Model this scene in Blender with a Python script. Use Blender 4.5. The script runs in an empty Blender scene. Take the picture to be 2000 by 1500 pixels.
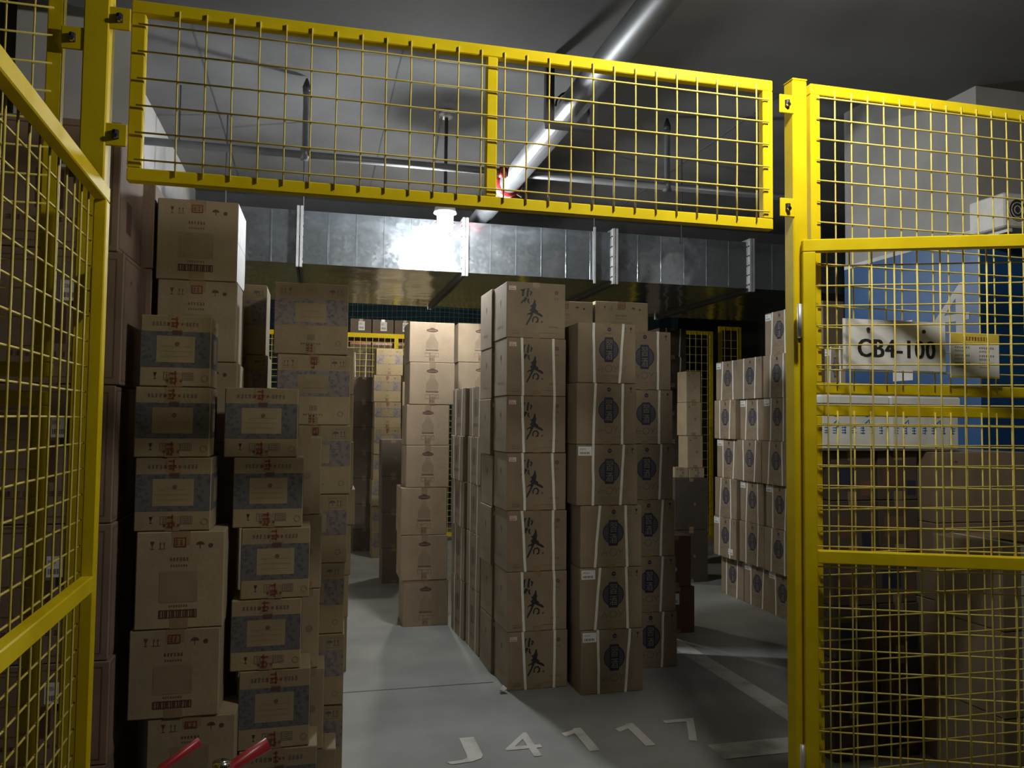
import bpy, bmesh, math, random
from mathutils import Vector, Matrix
random.seed(7)
scene = bpy.context.scene
COL = scene.collection

# ------------------------------------------------------------------ camera
F = 1550.0; YAW = math.radians(13.9); TILT = math.radians(2.73); ROLL = math.radians(0.6); EYE = 1.5
fwd = Vector((math.sin(YAW)*math.cos(TILT), math.cos(YAW)*math.cos(TILT), math.sin(TILT)))
_r0 = Vector((math.cos(YAW), -math.sin(YAW), 0)); _u0 = _r0.cross(fwd)
rgt = _r0*math.cos(ROLL) + _u0*math.sin(ROLL); upv = rgt.cross(fwd)
cam_d = bpy.data.cameras.new('camera'); cam = bpy.data.objects.new('camera', cam_d); COL.objects.link(cam)
cam_d.sensor_fit = 'HORIZONTAL'; cam_d.sensor_width = 36.0; cam_d.lens = F/2000*36.0
cam_d.clip_start = 0.05; cam_d.clip_end = 100
cam.matrix_world = Matrix(((rgt.x, upv.x, -fwd.x, 0), (rgt.y, upv.y, -fwd.y, 0), (rgt.z, upv.z, -fwd.z, EYE), (0, 0, 0, 1)))
scene.camera = cam
# ------------------------------------------------------------------ world, exposure
w = bpy.data.worlds.new('world'); scene.world = w; w.use_nodes = True
w.node_tree.nodes['Background'].inputs[0].default_value = (0.75, 0.82, 1.0, 1)
w.node_tree.nodes['Background'].inputs[1].default_value = 0.012
scene.view_settings.view_transform = 'Standard'; scene.view_settings.look = 'None'
scene.view_settings.exposure = 0.0; scene.view_settings.gamma = 1.0
scene.view_settings.use_curve_mapping = False
LAMP_MAIN, LAMP_AISLE, LAMP_BACK = 130.0, 86.0, 82.0      # watts of the caged lamps

def ray(x, y): return fwd + rgt*((x-1000)/F) - upv*((y-750)/F)
EYEP = Vector((0, 0, EYE))
def atY(x, y, Y): d = ray(x, y); return EYEP + d*(Y/d.y)
def atX(x, y, X): d = ray(x, y); return EYEP + d*(X/d.x)
def atZ(x, y, Z): d = ray(x, y); return EYEP + d*((Z-EYE)/d.z)

# ------------------------------------------------------------------ materials
MATS = {}
def newmat(name):
    m = bpy.data.materials.new(name); m.use_nodes = True; MATS[name] = m
    nt = m.node_tree; return m, nt, nt.nodes['Principled BSDF']
def lk(nt, a, b): nt.links.new(a, b)
def rgba(c): return (c[0], c[1], c[2], 1)
def noise_mat(name, col, col2, scale=6, detail=4, rough=0.8, bump=0.0, bscale=None, metal=0.0, rnd=0.0, lo=0.35, hi=0.65, coord='Object'):
    m, nt, b = newmat(name); N = nt.nodes
    tc = N.new('ShaderNodeTexCoord'); nz = N.new('ShaderNodeTexNoise'); nz.inputs['Scale'].default_value = scale; nz.inputs['Detail'].default_value = detail
    lk(nt, tc.outputs[coord], nz.inputs['Vector'])
    r = N.new('ShaderNodeValToRGB'); r.color_ramp.elements[0].color = rgba(col); r.color_ramp.elements[1].color = rgba(col2)
    r.color_ramp.elements[0].position = lo; r.color_ramp.elements[1].position = hi
    lk(nt, nz.outputs['Fac'], r.inputs['Fac']); out = r.outputs['Color']
    if rnd:
        oi = N.new('ShaderNodeObjectInfo'); mr = N.new('ShaderNodeMapRange'); mr.inputs['To Min'].default_value = 1-rnd; mr.inputs['To Max'].default_value = 1+rnd
        lk(nt, oi.outputs['Random'], mr.inputs['Value'])
        hs = N.new('ShaderNodeHueSaturation'); lk(nt, mr.outputs['Result'], hs.inputs['Value']); lk(nt, out, hs.inputs['Color']); out = hs.outputs['Color']
    lk(nt, out, b.inputs['Base Color']); b.inputs['Roughness'].default_value = rough; b.inputs['Metallic'].default_value = metal
    if bump:
        n2 = N.new('ShaderNodeTexNoise'); n2.inputs['Scale'].default_value = bscale or scale*6; n2.inputs['Detail'].default_value = 5
        lk(nt, tc.outputs[coord], n2.inputs['Vector'])
        bp = N.new('ShaderNodeBump'); bp.inputs['Strength'].default_value = bump; bp.inputs['Distance'].default_value = 0.01
        lk(nt, n2.outputs['Fac'], bp.inputs['Height']); lk(nt, bp.outputs['Normal'], b.inputs['Normal'])
    return m
def flat(name, col, rough=0.6, metal=0.0):
    return noise_mat(name, [c*0.93 for c in col], [min(1, c*1.07) for c in col], 14, 3, rough, metal=metal)
def emit(name, col, strength):
    m, nt, b = newmat(name); b.inputs['Base Color'].default_value = rgba(col)
    b.inputs['Emission Color'].default_value = rgba(col); b.inputs['Emission Strength'].default_value = strength; return m

KRAFT = dict(kraft=(.265, .205, .135), pale=(.33, .26, .16), pink=(.23, .16, .115), tan=(.34, .255, .165), sand=(.30, .235, .135), dark=(.075, .058, .042), red=(.13, .06, .038), shade=(.16, .12, .088))  # shade: darker kraft with the rear stacks' shadow put into the colour
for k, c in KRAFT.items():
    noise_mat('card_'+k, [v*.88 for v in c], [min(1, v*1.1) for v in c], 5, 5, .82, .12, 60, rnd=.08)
flat('ink_black', (.018, .02, .022), .6); flat('ink_blue', (.022, .026, .055), .6); flat('ink_red', (.17, .04, .028), .6)
flat('ink_brown', (.13, .08, .05), .7); flat('ink_faint', (.205, .15, .09), .75); flat('ink_maroon', (.10, .045, .033), .7); flat('ink_ghost', (.265, .20, .125), .75)
flat('ink_tone', (.105, .095, .10), .7); flat('paper_white', (.78, .78, .76), .6); flat('paper_pink', (.72, .5, .5), .6)
flat('strap_white', (.80, .79, .74), .35); flat('tape_clear', (.27, .195, .115), .25); flat('tape_red', (.42, .09, .05), .3)
flat('ink_green', (.03, .12, .13), .6); flat('ink_cobalt', (.04, .18, .5), .5); flat('card_yellow', (.72, .53, .08), .5)
def band_mat(name, a, b_, scale):
    m, nt, b = newmat(name); N = nt.nodes
    tc = N.new('ShaderNodeTexCoord'); v = N.new('ShaderNodeTexVoronoi'); v.inputs['Scale'].default_value = scale; v.feature = 'SMOOTH_F1'
    nz = N.new('ShaderNodeTexNoise'); nz.inputs['Scale'].default_value = scale*1.2; nz.inputs['Detail'].default_value = 3; nz.inputs['Distortion'].default_value = 2.5
    lk(nt, tc.outputs['Object'], v.inputs['Vector']); lk(nt, tc.outputs['Object'], nz.inputs['Vector'])
    mx = N.new('ShaderNodeMath'); mx.operation = 'MULTIPLY_ADD'; mx.inputs[1].default_value = .7; lk(nt, v.outputs['Distance'], mx.inputs[0]); lk(nt, nz.outputs['Fac'], mx.inputs[2])
    r = N.new('ShaderNodeValToRGB'); r.color_ramp.elements[0].color = rgba(a); r.color_ramp.elements[1].color = rgba(b_)
    r.color_ramp.elements[0].position = .6; r.color_ramp.elements[1].position = .82
    lk(nt, mx.outputs[0], r.inputs['Fac']); lk(nt, r.outputs['Color'], b.inputs['Base Color']); b.inputs['Roughness'].default_value = .75
band_mat('band_blue', (.06, .064, .082), (.12, .114, .112), 70)
band_mat('band_lilac', (.11, .105, .135), (.23, .19, .165), 60)

noise_mat('yellow_paint', (.66, .49, .006), (.74, .57, .012), 8, 3, .5, .04, 90)
noise_mat('yellow_wire', (.62, .50, .10), (.72, .60, .16), 20, 3, .42)
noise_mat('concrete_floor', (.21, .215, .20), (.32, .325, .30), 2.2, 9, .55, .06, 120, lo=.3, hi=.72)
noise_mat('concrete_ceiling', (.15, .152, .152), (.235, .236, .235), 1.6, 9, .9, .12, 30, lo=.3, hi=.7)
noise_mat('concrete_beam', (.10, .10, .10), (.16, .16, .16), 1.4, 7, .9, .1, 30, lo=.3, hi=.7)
noise_mat('plaster_white', (.50, .50, .49), (.64, .63, .61), 2.2, 8, .9, .08, 40, lo=.3, hi=.6)
noise_mat('concrete_column', (.27, .265, .25), (.36, .355, .335), 2.4, 9, .9, .1, 40, lo=.3, hi=.65)
noise_mat('blue_paint', (.014, .075, .215), (.02, .095, .26), 3, 5, .45, .03, 80)
noise_mat('floor_paint', (.34, .335, .305), (.58, .56, .51), 7, 10, .6, lo=.28, hi=.5)
noise_mat('steel_pipe', (.13, .135, .14), (.18, .185, .195), 5, 5, .5, metal=.35)
noise_mat('pipe_grey', (.16, .165, .175), (.22, .225, .235), 5, 5, .4, metal=.5)
noise_mat('dark_steel', (.05, .05, .055), (.08, .08, .085), 8, 4, .5, metal=.4)
noise_mat('flange_steel', (.55, .55, .54), (.68, .68, .66), 12, 4, .45, metal=.6)
flat('red_paint', (.38, .025, .03), .35); flat('chrome', (.7, .7, .7), .15, 1.0); flat('black_rubber', (.012, .012, .013), .6)
flat('tarp_teal', (.006, .028, .04), .8); flat('net_cord', (.10, .19, .22), .7); flat('casing_white', (.62, .62, .58), .5); flat('foam_white', (.72, .73, .74), .85)
noise_mat('wood', (.40, .31, .19), (.52, .42, .27), 9, 6, .8)
def duct_mat():
    m, nt, b = newmat('galvanised'); N = nt.nodes
    tc = N.new('ShaderNodeTexCoord'); v = N.new('ShaderNodeTexVoronoi'); v.inputs['Scale'].default_value = 48
    lk(nt, tc.outputs['Object'], v.inputs['Vector'])
    sp = N.new('ShaderNodeSeparateColor'); lk(nt, v.outputs['Color'], sp.inputs[0])
    r = N.new('ShaderNodeValToRGB'); r.color_ramp.elements[0].color = (.40, .44, .465, 1); r.color_ramp.elements[1].color = (.47, .51, .54, 1)
    lk(nt, sp.outputs[0], r.inputs['Fac']); lk(nt, r.outputs['Color'], b.inputs['Base Color'])
    mr = N.new('ShaderNodeMapRange'); mr.inputs['To Min'].default_value = .14; mr.inputs['To Max'].default_value = .21
    lk(nt, sp.outputs[1], mr.inputs['Value']); lk(nt, mr.outputs['Result'], b.inputs['Roughness']); b.inputs['Metallic'].default_value = .9
    nz = N.new('ShaderNodeTexNoise'); nz.inputs['Scale'].default_value = 2.6; nz.inputs['Detail'].default_value = 2; lk(nt, tc.outputs['Object'], nz.inputs['Vector'])
    bp = N.new('ShaderNodeBump'); bp.inputs['Strength'].default_value = .35; bp.inputs['Distance'].default_value = .05; lk(nt, nz.outputs['Fac'], bp.inputs['Height']); lk(nt, bp.outputs['Normal'], b.inputs['Normal'])
duct_mat()

for k_ in ('yellow_paint', 'yellow_wire'): MATS[k_].node_tree.nodes['Principled BSDF'].inputs['Specular IOR Level'].default_value = .08
# ------------------------------------------------------------------ mesh helpers
class MB:
    def __init__(s): s.v = []; s.f = []; s.m = []; s.slots = []
    def slot(s, m):
        if m not in s.slots: s.slots.append(m)
        return s.slots.index(m)
    def add(s, vs, fs, m):
        k = len(s.v); i = s.slot(m); s.v += [tuple(p) for p in vs]
        for f in fs: s.f.append(tuple(a+k for a in f)); s.m.append(i)
    def box(s, lo, hi, m, M=None):
        x0, y0, z0 = lo; x1, y1, z1 = hi
        vs = [Vector(p) for p in ((x0,y0,z0),(x1,y0,z0),(x1,y1,z0),(x0,y1,z0),(x0,y0,z1),(x1,y0,z1),(x1,y1,z1),(x0,y1,z1))]
        if M: vs = [M @ p for p in vs]
        s.add(vs, [(3,2,1,0),(4,5,6,7),(0,1,5,4),(1,2,6,5),(2,3,7,6),(3,0,4,7)], m); return s
    def tube(s, pts, r, m, n=8, cap=True):
        pts = [Vector(p) for p in pts]; rs = r if isinstance(r, (list, tuple)) else [r]*len(pts)
        vs = []; fs = []
        for i, p in enumerate(pts):
            t = (pts[min(i+1, len(pts)-1)] - pts[max(i-1, 0)]).normalized()
            a = t.cross(Vector((0, 0, 1)))
            if a.length < .02: a = t.cross(Vector((1, 0, 0)))
            a.normalize(); b = t.cross(a)
            for k in range(n):
                q = 2*math.pi*k/n; vs.append(p + (a*math.cos(q) + b*math.sin(q))*rs[i])
        for i in range(len(pts)-1):
            for k in range(n): fs.append((i*n+k, i*n+(k+1) % n, (i+1)*n+(k+1) % n, (i+1)*n+k))
        if cap: fs += [tuple(range(n-1, -1, -1)), tuple((len(pts)-1)*n+k for k in range(n))]
        s.add(vs, fs, m); return s
    kind = None
    def build(s, name, parent=None, smooth=False, bevel=0, loc=None):
        me = bpy.data.meshes.new(name); me.from_pydata(s.v, [], s.f)
        for m in s.slots: me.materials.append(MATS[m])
        for p, i in zip(me.polygons, s.m): p.material_index = i; p.use_smooth = smooth
        bm = bmesh.new(); bm.from_mesh(me); bmesh.ops.recalc_face_normals(bm, faces=bm.faces)
        if bevel: bmesh.ops.bevel(bm, geom=list(bm.edges), offset=bevel, segments=1, affect='EDGES')
        bm.to_mesh(me); bm.free(); me.update()
        o = link(name, me, parent, loc)
        if s.kind: o['kind'] = s.kind
        return o
def link(name, me, parent=None, loc=None):
    o = bpy.data.objects.new(name, me); COL.objects.link(o)
    if parent is not None: o.parent = parent
    if loc is not None: o.location = loc
    return o
def empty(name, loc, rz=0):
    o = bpy.data.objects.new(name, None); COL.objects.link(o); o.location = loc; o.rotation_euler = (0, 0, rz); o.empty_display_size = .05; return o
def tag(o, label, cat, group=None):
    o['label'] = label; o['category'] = cat
    if group: o['group'] = group
    return o
def struct(o, label=None):
    o['kind'] = 'structure'
    if label: o['label'] = label
    return o
GLY = {}
def glyph(txt, bold=0.0, space=1.0):
    """flat text outline -> list of verts, faces (unit: em), centred"""
    if (txt, bold, space) in GLY: return GLY[(txt, bold, space)]
    cu = bpy.data.curves.new('lettering', 'FONT'); cu.body = txt; cu.resolution_u = 3; cu.offset = bold; cu.space_character = space; cu.align_x = 'CENTER'; cu.align_y = 'CENTER'
    ob = bpy.data.objects.new('lettering', cu); COL.objects.link(ob)
    dg = bpy.context.evaluated_depsgraph_get(); me = bpy.data.meshes.new_from_object(ob.evaluated_get(dg))
    vs = [v.co.copy() for v in me.vertices]; fs = [tuple(p.vertices) for p in me.polygons]
    bpy.data.objects.remove(ob); bpy.data.curves.remove(cu); bpy.data.meshes.remove(me)
    x0 = min(v.x for v in vs); x1 = max(v.x for v in vs); y0 = min(v.y for v in vs); y1 = max(v.y for v in vs)
    g = ([((v.x-x0)/(x1-x0), (v.y-y0)/(y1-y0)) for v in vs], fs, (x1-x0)/(y1-y0)); GLY[(txt, bold, space)] = g; return g
class Print(MB):
    """flat print on one face of a body: (u,v) metres from the face's lower left corner"""
    kind = 'stuff'
    def __init__(s, face, w, d, h, lift=.0007):
        super().__init__(); e = lift
        s.w, s.h = (w if face in 'fb' else d), h
        s.T = {'f': lambda u, v, k: (-w/2+u, -d/2-e*k, v), 'l': lambda u, v, k: (-w/2-e*k, d/2-u, v), 'r': lambda u, v, k: (w/2+e*k, -d/2+u, v), 't': lambda u, v, k: (-w/2+u, -d/2+v, h+e*k)}[face]
    def poly(s, pts, m, k=1): s.add([s.T(u, v, k) for u, v in pts], [tuple(range(len(pts)))], m); return s
    def rect(s, u0, v0, u1, v1, m, k=1): return s.poly([(u0, v0), (u1, v0), (u1, v1), (u0, v1)], m, k)
    def frame(s, u0, v0, u1, v1, t, m, k=1):
        s.rect(u0, v0, u1, v0+t, m, k); s.rect(u0, v1-t, u1, v1, m, k); s.rect(u0, v0+t, u0+t, v1-t, m, k); s.rect(u1-t, v0+t, u1, v1-t, m, k); return s
    def disc(s, cu, cv, r, m, k=1, n=24, ry=None): return s.poly([(cu+r*math.cos(2*math.pi*i/n), cv+(ry or r)*math.sin(2*math.pi*i/n)) for i in range(n)], m, k)
    def ring(s, cu, cv, r, t, m, k=1, n=28, ry=None):
        ry = ry or r
        P = [[s.T(cu+(r-q)*math.cos(2*math.pi*i/n), cv+(ry-q)*math.sin(2*math.pi*i/n), k) for i in range(n)] for q in (0, t)]
        s.add(P[0]+P[1], [(i, (i+1) % n, n+(i+1) % n, n+i) for i in range(n)], m); return s
    def stroke(s, pts, wd, m, k=1):
        pts = [Vector(p) for p in pts]; L = []; R = []
        ws = wd if isinstance(wd, (list, tuple)) else [wd]*len(pts)
        for i, p in enumerate(pts):
            t = (pts[min(i+1, len(pts)-1)]-pts[max(i-1, 0)]).normalized(); n = Vector((-t.y, t.x))*ws[i]*.5
            L.append(p+n); R.append(p-n)
        for i in range(len(pts)-1): s.poly([L[i], L[i+1], R[i+1], R[i]], m, k)
        return s
    def text(s, txt, u0, v0, u1, v1, m, k=1):
        vs, fs, a = glyph(txt); s.add([s.T(u0+x*(u1-u0), v0+y*(v1-v0), k) for x, y in vs], fs, m); return s
    def marks(s, u0, v0, u1, v1, n, m, k=1, seed=1):
        """a line of small characters too small to read: short broken strokes"""
        rr = random.Random(seed); p = (u1-u0)/n
        for i in range(n):
            a = u0+i*p; b = a+p*.78; h_ = v1-v0
            for q in range(3):
                y = v0+h_*(q+.15+.2*rr.random())/3; s.rect(a, y, b-p*.3*rr.random(), y+h_*.13, m, k)
            x = a+p*(.2+.35*rr.random()); s.rect(x, v0, x+p*.13, v1, m, k)
        return s
    def glass(s, u, v, z, m):
        s.poly([(u-z*.25, v+z*.5), (u+z*.25, v+z*.5), (u+z*.08, v), (u-z*.08, v)], m); s.rect(u-z*.03, v-z*.4, u+z*.03, v, m); s.rect(u-z*.2, v-z*.48, u+z*.2, v-z*.4, m); return s
    def arrows(s, u, v, z, m):
        for q in (-.25, .25):
            s.rect(u+z*(q-.04), v-z*.4, u+z*(q+.04), v+z*.3, m); s.poly([(u+z*(q-.15), v+z*.2), (u+z*(q+.15), v+z*.2), (u+z*q, v+z*.5)], m)
        s.rect(u-z*.5, v-z*.5, u+z*.5, v-z*.43, m); return s
    def umbrella(s, u, v, z, m):
        s.poly([(u-z*.5, v)]+[(u-z*.5*math.cos(math.pi*i/8), v+z*.42*math.sin(math.pi*i/8)) for i in range(1, 8)]+[(u+z*.5, v)], m); s.rect(u-z*.04, v-z*.5, u+z*.04, v, m); return s

# ------------------------------------------------------------------ the setting
GY = 2.4                                   # plane of the cage front
ZC = 3.65                                  # slab soffit
def slab(name, lo, hi, m, label=None): return struct(MB().box(lo, hi, m).build(name), label)
slab('floor', (-8, -6, -.12), (12, 14, 0), 'concrete_floor', 'grey power-floated concrete floor')
slab('ceiling', (-8, 3.93, ZC), (12, 14, ZC+.2), 'concrete_ceiling', 'board-marked concrete slab over the cage')
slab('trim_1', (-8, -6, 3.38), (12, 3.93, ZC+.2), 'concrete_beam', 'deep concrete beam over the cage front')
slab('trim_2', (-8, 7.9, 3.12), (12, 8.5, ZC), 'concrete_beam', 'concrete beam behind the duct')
slab('wall_left', (-1.4, 4.3, 0), (-1.14, 14, ZC), 'plaster_white', 'white plastered left wall')
slab('trim_3', (-1.4, 4.1, 0), (-.885, 4.3, ZC), 'plaster_white', 'white plastered pier beside the left boxes')
slab('wall_side', (-6.0, 4.3, 0), (-1.4, 4.5, ZC), 'concrete_column', 'grey cross wall beyond the far left fence')
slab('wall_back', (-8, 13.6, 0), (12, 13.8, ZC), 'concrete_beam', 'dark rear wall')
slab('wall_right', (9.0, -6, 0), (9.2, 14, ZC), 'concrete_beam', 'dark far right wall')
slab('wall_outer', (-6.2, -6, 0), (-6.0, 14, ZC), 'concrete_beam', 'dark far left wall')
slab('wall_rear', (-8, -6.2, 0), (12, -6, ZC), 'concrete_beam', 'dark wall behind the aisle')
# soffit board joints
mb = MB()
for X in (-.7, .45, 1.65, 2.9): mb.box((X-.004, 3.94, ZC-.003), (X+.004, 7.9, ZC+.001), 'concrete_beam')
struct(mb.build('trim_4'), 'fine joints between the soffit boards')
# floor: joint, parking bay paint
def fpoly(name, polys, m, label, z=.0015):
    q = MB()
    for p in polys: q.add([(x, y, z) for x, y in p], [tuple(range(len(p)))], m)
    return tag(q.build(name), label, 'floor marking')
struct(MB().box((-.4, 4.53, .0004), (1.03, 4.542, .0012), 'concrete_beam').build('trim_5'), 'thin saw-cut joint in the aisle floor')
fpoly('bay_line', [[(2.36, 3.45), (2.49, 3.45), (2.49, 8.6), (2.36, 8.6)]], 'floor_paint', 'worn white parking bay line running back between the stacks')
fpoly('bay_line', [[(1.81, 3.29), (3.2, 3.29), (3.2, 3.45), (1.81, 3.45)]], 'floor_paint', 'white bay end line across the front by the right gate post', .0022)
for ch, X, nm in (('J', .68, 'letter J'), ('4', .965, 'triangular digit next to the letter J'), ('1', 1.27, 'upright stroke in the middle of the bay number'), ('1', 1.545, 'upright stroke just before the hooked digit'), ('7', 1.82, 'hooked digit ending the bay number')):
    q = MB(); wd = .17
    if ch == '1':
        q.add([(X+x, 3.50+y, .0026) for x, y in ((-.02, 0), (.03, 0), (.03, .275), (-.005, .275), (-.02, .255))], [(0, 1, 2, 3, 4)], 'floor_paint')
        q.add([(X+x, 3.50+y, .0026) for x, y in ((-.02, .255), (-.02, .215), (-.075, .185), (-.085, .225))], [(0, 3, 2, 1)], 'floor_paint')
    else:
        vs, fs, a = glyph(ch); q.add([(X-wd/2+x*wd, 3.50+y*.275, .0026) for x, y in vs], fs, 'floor_paint')
    tag(q.build('painted_character'), f'faded white {nm}, painted on the floor', 'floor marking', 'painted bay number')
# right column
cx = 3.5
col = empty('trim_6', (cx+.5, 4.12, 0)); struct(col, 'big concrete column with blue painted lower part')
MB().box((-.5, -.56, 2.58), (.9, .56, ZC), 'concrete_column').build('upper_shaft', col)
MB().box((-.505, -.565, 0), (.905, .565, 2.56), 'blue_paint').build('painted_band', col)['label'] = 'blue painted lower shaft'
MB().box((-.506, -.566, 2.56), (.906, .566, 2.585), 'plaster_white').build('edge_strip', col)
p0 = atX(1826, 668, cx-.006); p1 = atX(1892, 548, cx-.006)
vs, fs, a = glyph('4'); q = MB(); q.add([(-.507, p0.y-4.12+x*(p1.y-p0.y), p0.z+y*(p1.z-p0.z)) for x, y in vs], fs, 'plaster_white'); q.build('painted_digit', col)
p0 = atX(1745, 745, cx-.006); p1 = atX(1782, 625, cx-.006)
tag(MB().box((cx-.0085, p1.y, p0.z), (cx-.0052, p0.y, p1.z), 'paper_white').build('paper_notice'), 'white paper strip pasted on the blue column behind the number board', 'notice')

# ------------------------------------------------------------------ lamps
def lamp(loc, ceil_z, watts, label, tint, cable=False):
    r = empty('caged_lamp', loc); tag(r, label, 'lamp', 'caged bulkhead lamps')
    x = 0
    area = 2*math.pi*.057*.14 + math.pi*.04**2
    nm = 'lamp_glass_'+str(len(MATS)); emit(nm, tint, watts/(math.pi*area))
    MB().tube([(0, 0, .0), (0, 0, -.02), (0, 0, -.10), (0, 0, -.135), (0, 0, -.15)], [.054, .058, .055, .040, .015], nm, 16).build('glass_globe', r, True)['label'] = 'glowing glass globe'
    MB().tube([(0, 0, .075), (0, 0, .05), (0, 0, .035), (0, 0, -.012), (0, 0, -.012)], [.022, .03, .068, .08, .062], 'casing_white', 18).build('collar', r, True)
    for k in range(4):
        a = k*math.pi/2+.5; c, s_ = math.cos(a), math.sin(a)
        MB().tube([(c*.07, s_*.07, 0), (c*.07, s_*.07, -.10), (c*.05, s_*.05, -.155), (0, 0, -.175)], .003, 'chrome', 6).build('guard_wire', r)
    MB().tube([(.071*math.cos(i*math.pi/12), .071*math.sin(i*math.pi/12), -.085) for i in range(25)], .003, 'chrome', 5).build('guard_ring', r)
    H = ceil_z-loc[2]
    MB().tube([(0, 0, .07), (0, 0, H-.03)], .012, 'dark_steel', 8).build('stem', r)
    MB().tube([(0, 0, H-.045), (0, 0, H-.04), (0, 0, H-.0005)], [.03, .052, .055], 'flange_steel', 18).build('junction_box', r, True)
    if cable: MB().tube([(-.03, 0, H-.03), (-.05, 0, H-.12), (-.075, 0, H-.3), (-.09, 0, H-.42)], .008, 'flange_steel', 8).build('cable', r, True)
    return r
lamp((.842, 5.38, 2.945), ZC, LAMP_MAIN, 'glowing caged lamp hanging in front of the metal duct', (.93, .97, 1.0), True)
lamp((1.42, 1.74, 3.055), 3.38, LAMP_AISLE, 'caged lamp over the aisle just outside the yellow cage', (1.0, .96, .88))
lamp((1.0, 8.2, 2.95), 3.12, LAMP_BACK, 'caged lamp hidden above the far boxes behind the duct', (1.0, .93, .80))

# ------------------------------------------------------------------ duct
dy0, dz0, dz1, ddep = 5.85, 2.62, 3.005, 1.85
duct = empty('air_duct', (1.5, dy0, dz0)); tag(duct, 'long galvanised rectangular air duct running under the ceiling', 'duct')
fx = [atY(x, 480, dy0).x - 1.5 for x in (585, 908, 1200, 1466)]
ends = [-2.62] + fx + [6.0]
for a, b in zip(ends[:-1], ends[1:]):
    MB().box((a, 0, 0), (b, ddep, dz1-dz0), 'galvanised').build('duct_section', duct)
    n = max(2, round((b-a)/.2))
    for k in range(1, n):
        X = a+(b-a)*k/n; MB().box((X-.005, -.003, .004), (X+.005, 0, dz1-dz0-.004), 'galvanised').build('seam_rib', duct, bevel=.001)
for X in fx:
    q = MB(); t = .028; H = dz1-dz0
    for s_ in (-.022, .003):
        q.box((X+s_, -t, -t), (X+s_+.018, 0, H+t), 'flange_steel'); q.box((X+s_, ddep, -t), (X+s_+.018, ddep+t, H+t), 'flange_steel')
        q.box((X+s_, 0, -t), (X+s_+.018, ddep, 0), 'dark_steel'); q.box((X+s_, 0, H), (X+s_+.018, ddep, H+t), 'flange_steel')
    f = q.build('flange', duct)
    for k in range(5): MB().tube([(X-.03, -t*.55, .03+k*.08), (X+.028, -t*.55, .03+k*.08)], .006, 'dark_steel', 6).build('bolt', f)
for px in (440, 592, 1160, 1330):
    X = atY(px, 420, dy0).x-1.5; MB().tube([(X, -.012, H+.02 if px == 1160 else H-.05), (X, -.012, ZC-dz0)], .006, 'dark_steel', 6).build('hanger_rod', duct)
MB().box((atY(1160, 480, dy0).x-1.5-.008, -.02, -.03), (atY(1160, 480, dy0).x-1.5+.008, -.0065, H+.03), 'flange_steel').build('hanger_bracket', duct)

# ------------------------------------------------------------------ pipes
bx_, bz_ = 1.27, 3.15
pipe = empty('main_pipe', (bx_, 0, bz_)); tag(pipe, 'thick steel sprinkler main running back under the ceiling', 'pipe')
MB().tube([(0, -.5, 0), (0, 5.28, 0)], .073, 'steel_pipe', 24).build('pipe_length', pipe, True)
MB().tube([(0, 5.4, 0), (0, 9.5, 0)], .073, 'steel_pipe', 24).build('pipe_length', pipe, True)
for Y in (5.28, 5.40):
    c = MB().tube([(0, Y-.02, 0), (0, Y-.02, 0), (0, Y+.02, 0)], [.083, .089, .089], 'red_paint', 24).build('red_clamp', pipe, True)
    MB().tube([(.09, Y-.005, -.03), (.125, Y-.005, -.05)], .012, 'chrome', 8).build('clamp_bolt', c)
MB().tube([(0, 5.3, 0), (0, 5.38, 0)], .08, 'paper_white', 24).build('coupling', pipe, True)
hg = MB().box((-.135, 3.88, -.115), (.135, 3.93, -.085), 'dark_steel').build('hanger_bar', pipe)
for s_ in (-1, 1): MB().box((s_*.12-.022, 3.882, -.085), (s_*.12+.022, 3.926, ZC-bz_ if True else 0), 'dark_steel').build('hanger_leg', hg)
MB().tube([(.085*math.cos(a), 3.905, .085*math.sin(a)) for a in [math.pi*i/10 for i in range(11)]], .006, 'dark_steel', 6).build('u_bolt', hg)
br = empty('branch_pipe', (0, 5.05, 3.15)); tag(br, 'thin sprinkler branch pipe crossing the cage below the ceiling', 'pipe')
MB().tube([(-1.12, 0, 0), (1.194, 0, 0)], .024, 'steel_pipe', 14).build('pipe_length', br, True)
MB().tube([(1.15, 0, 0), (1.194, 0, 0)], .036, 'red_paint', 14).build('tee_clamp', br, True)
br2 = empty('branch_pipe', (0, 5.05, 3.15)); tag(br2, 'dim sprinkler branch pipe right of the thick steel main', 'pipe')
MB().tube([(1.346, 0, 0), (6.5, 0, 0)], .024, 'pipe_grey', 14).build('pipe_length', br2, True)
for X, br_ in ((-.095, br), (2.35, br2)):
    k = MB().tube([(X, 0, -.03), (X, 0, .04), (X, 0, .05), (X, 0, .38), (X, 0, .40)], [.03, .03, .02, .02, .024], 'pipe_grey', 12).build('riser', br_, True)
    MB().tube([(X, 0, .40), (X, 0, .43), (X, 0, .46), (X, 0, .485)], [.024, .026, .016, .006], 'dark_steel', 10).build('sprinkler_head', k, True)
MB().tube([(-.83, 0, .02), (-.83, 0, .36)], .005, 'dark_steel', 6).build('hanger_rod', br)

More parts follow.
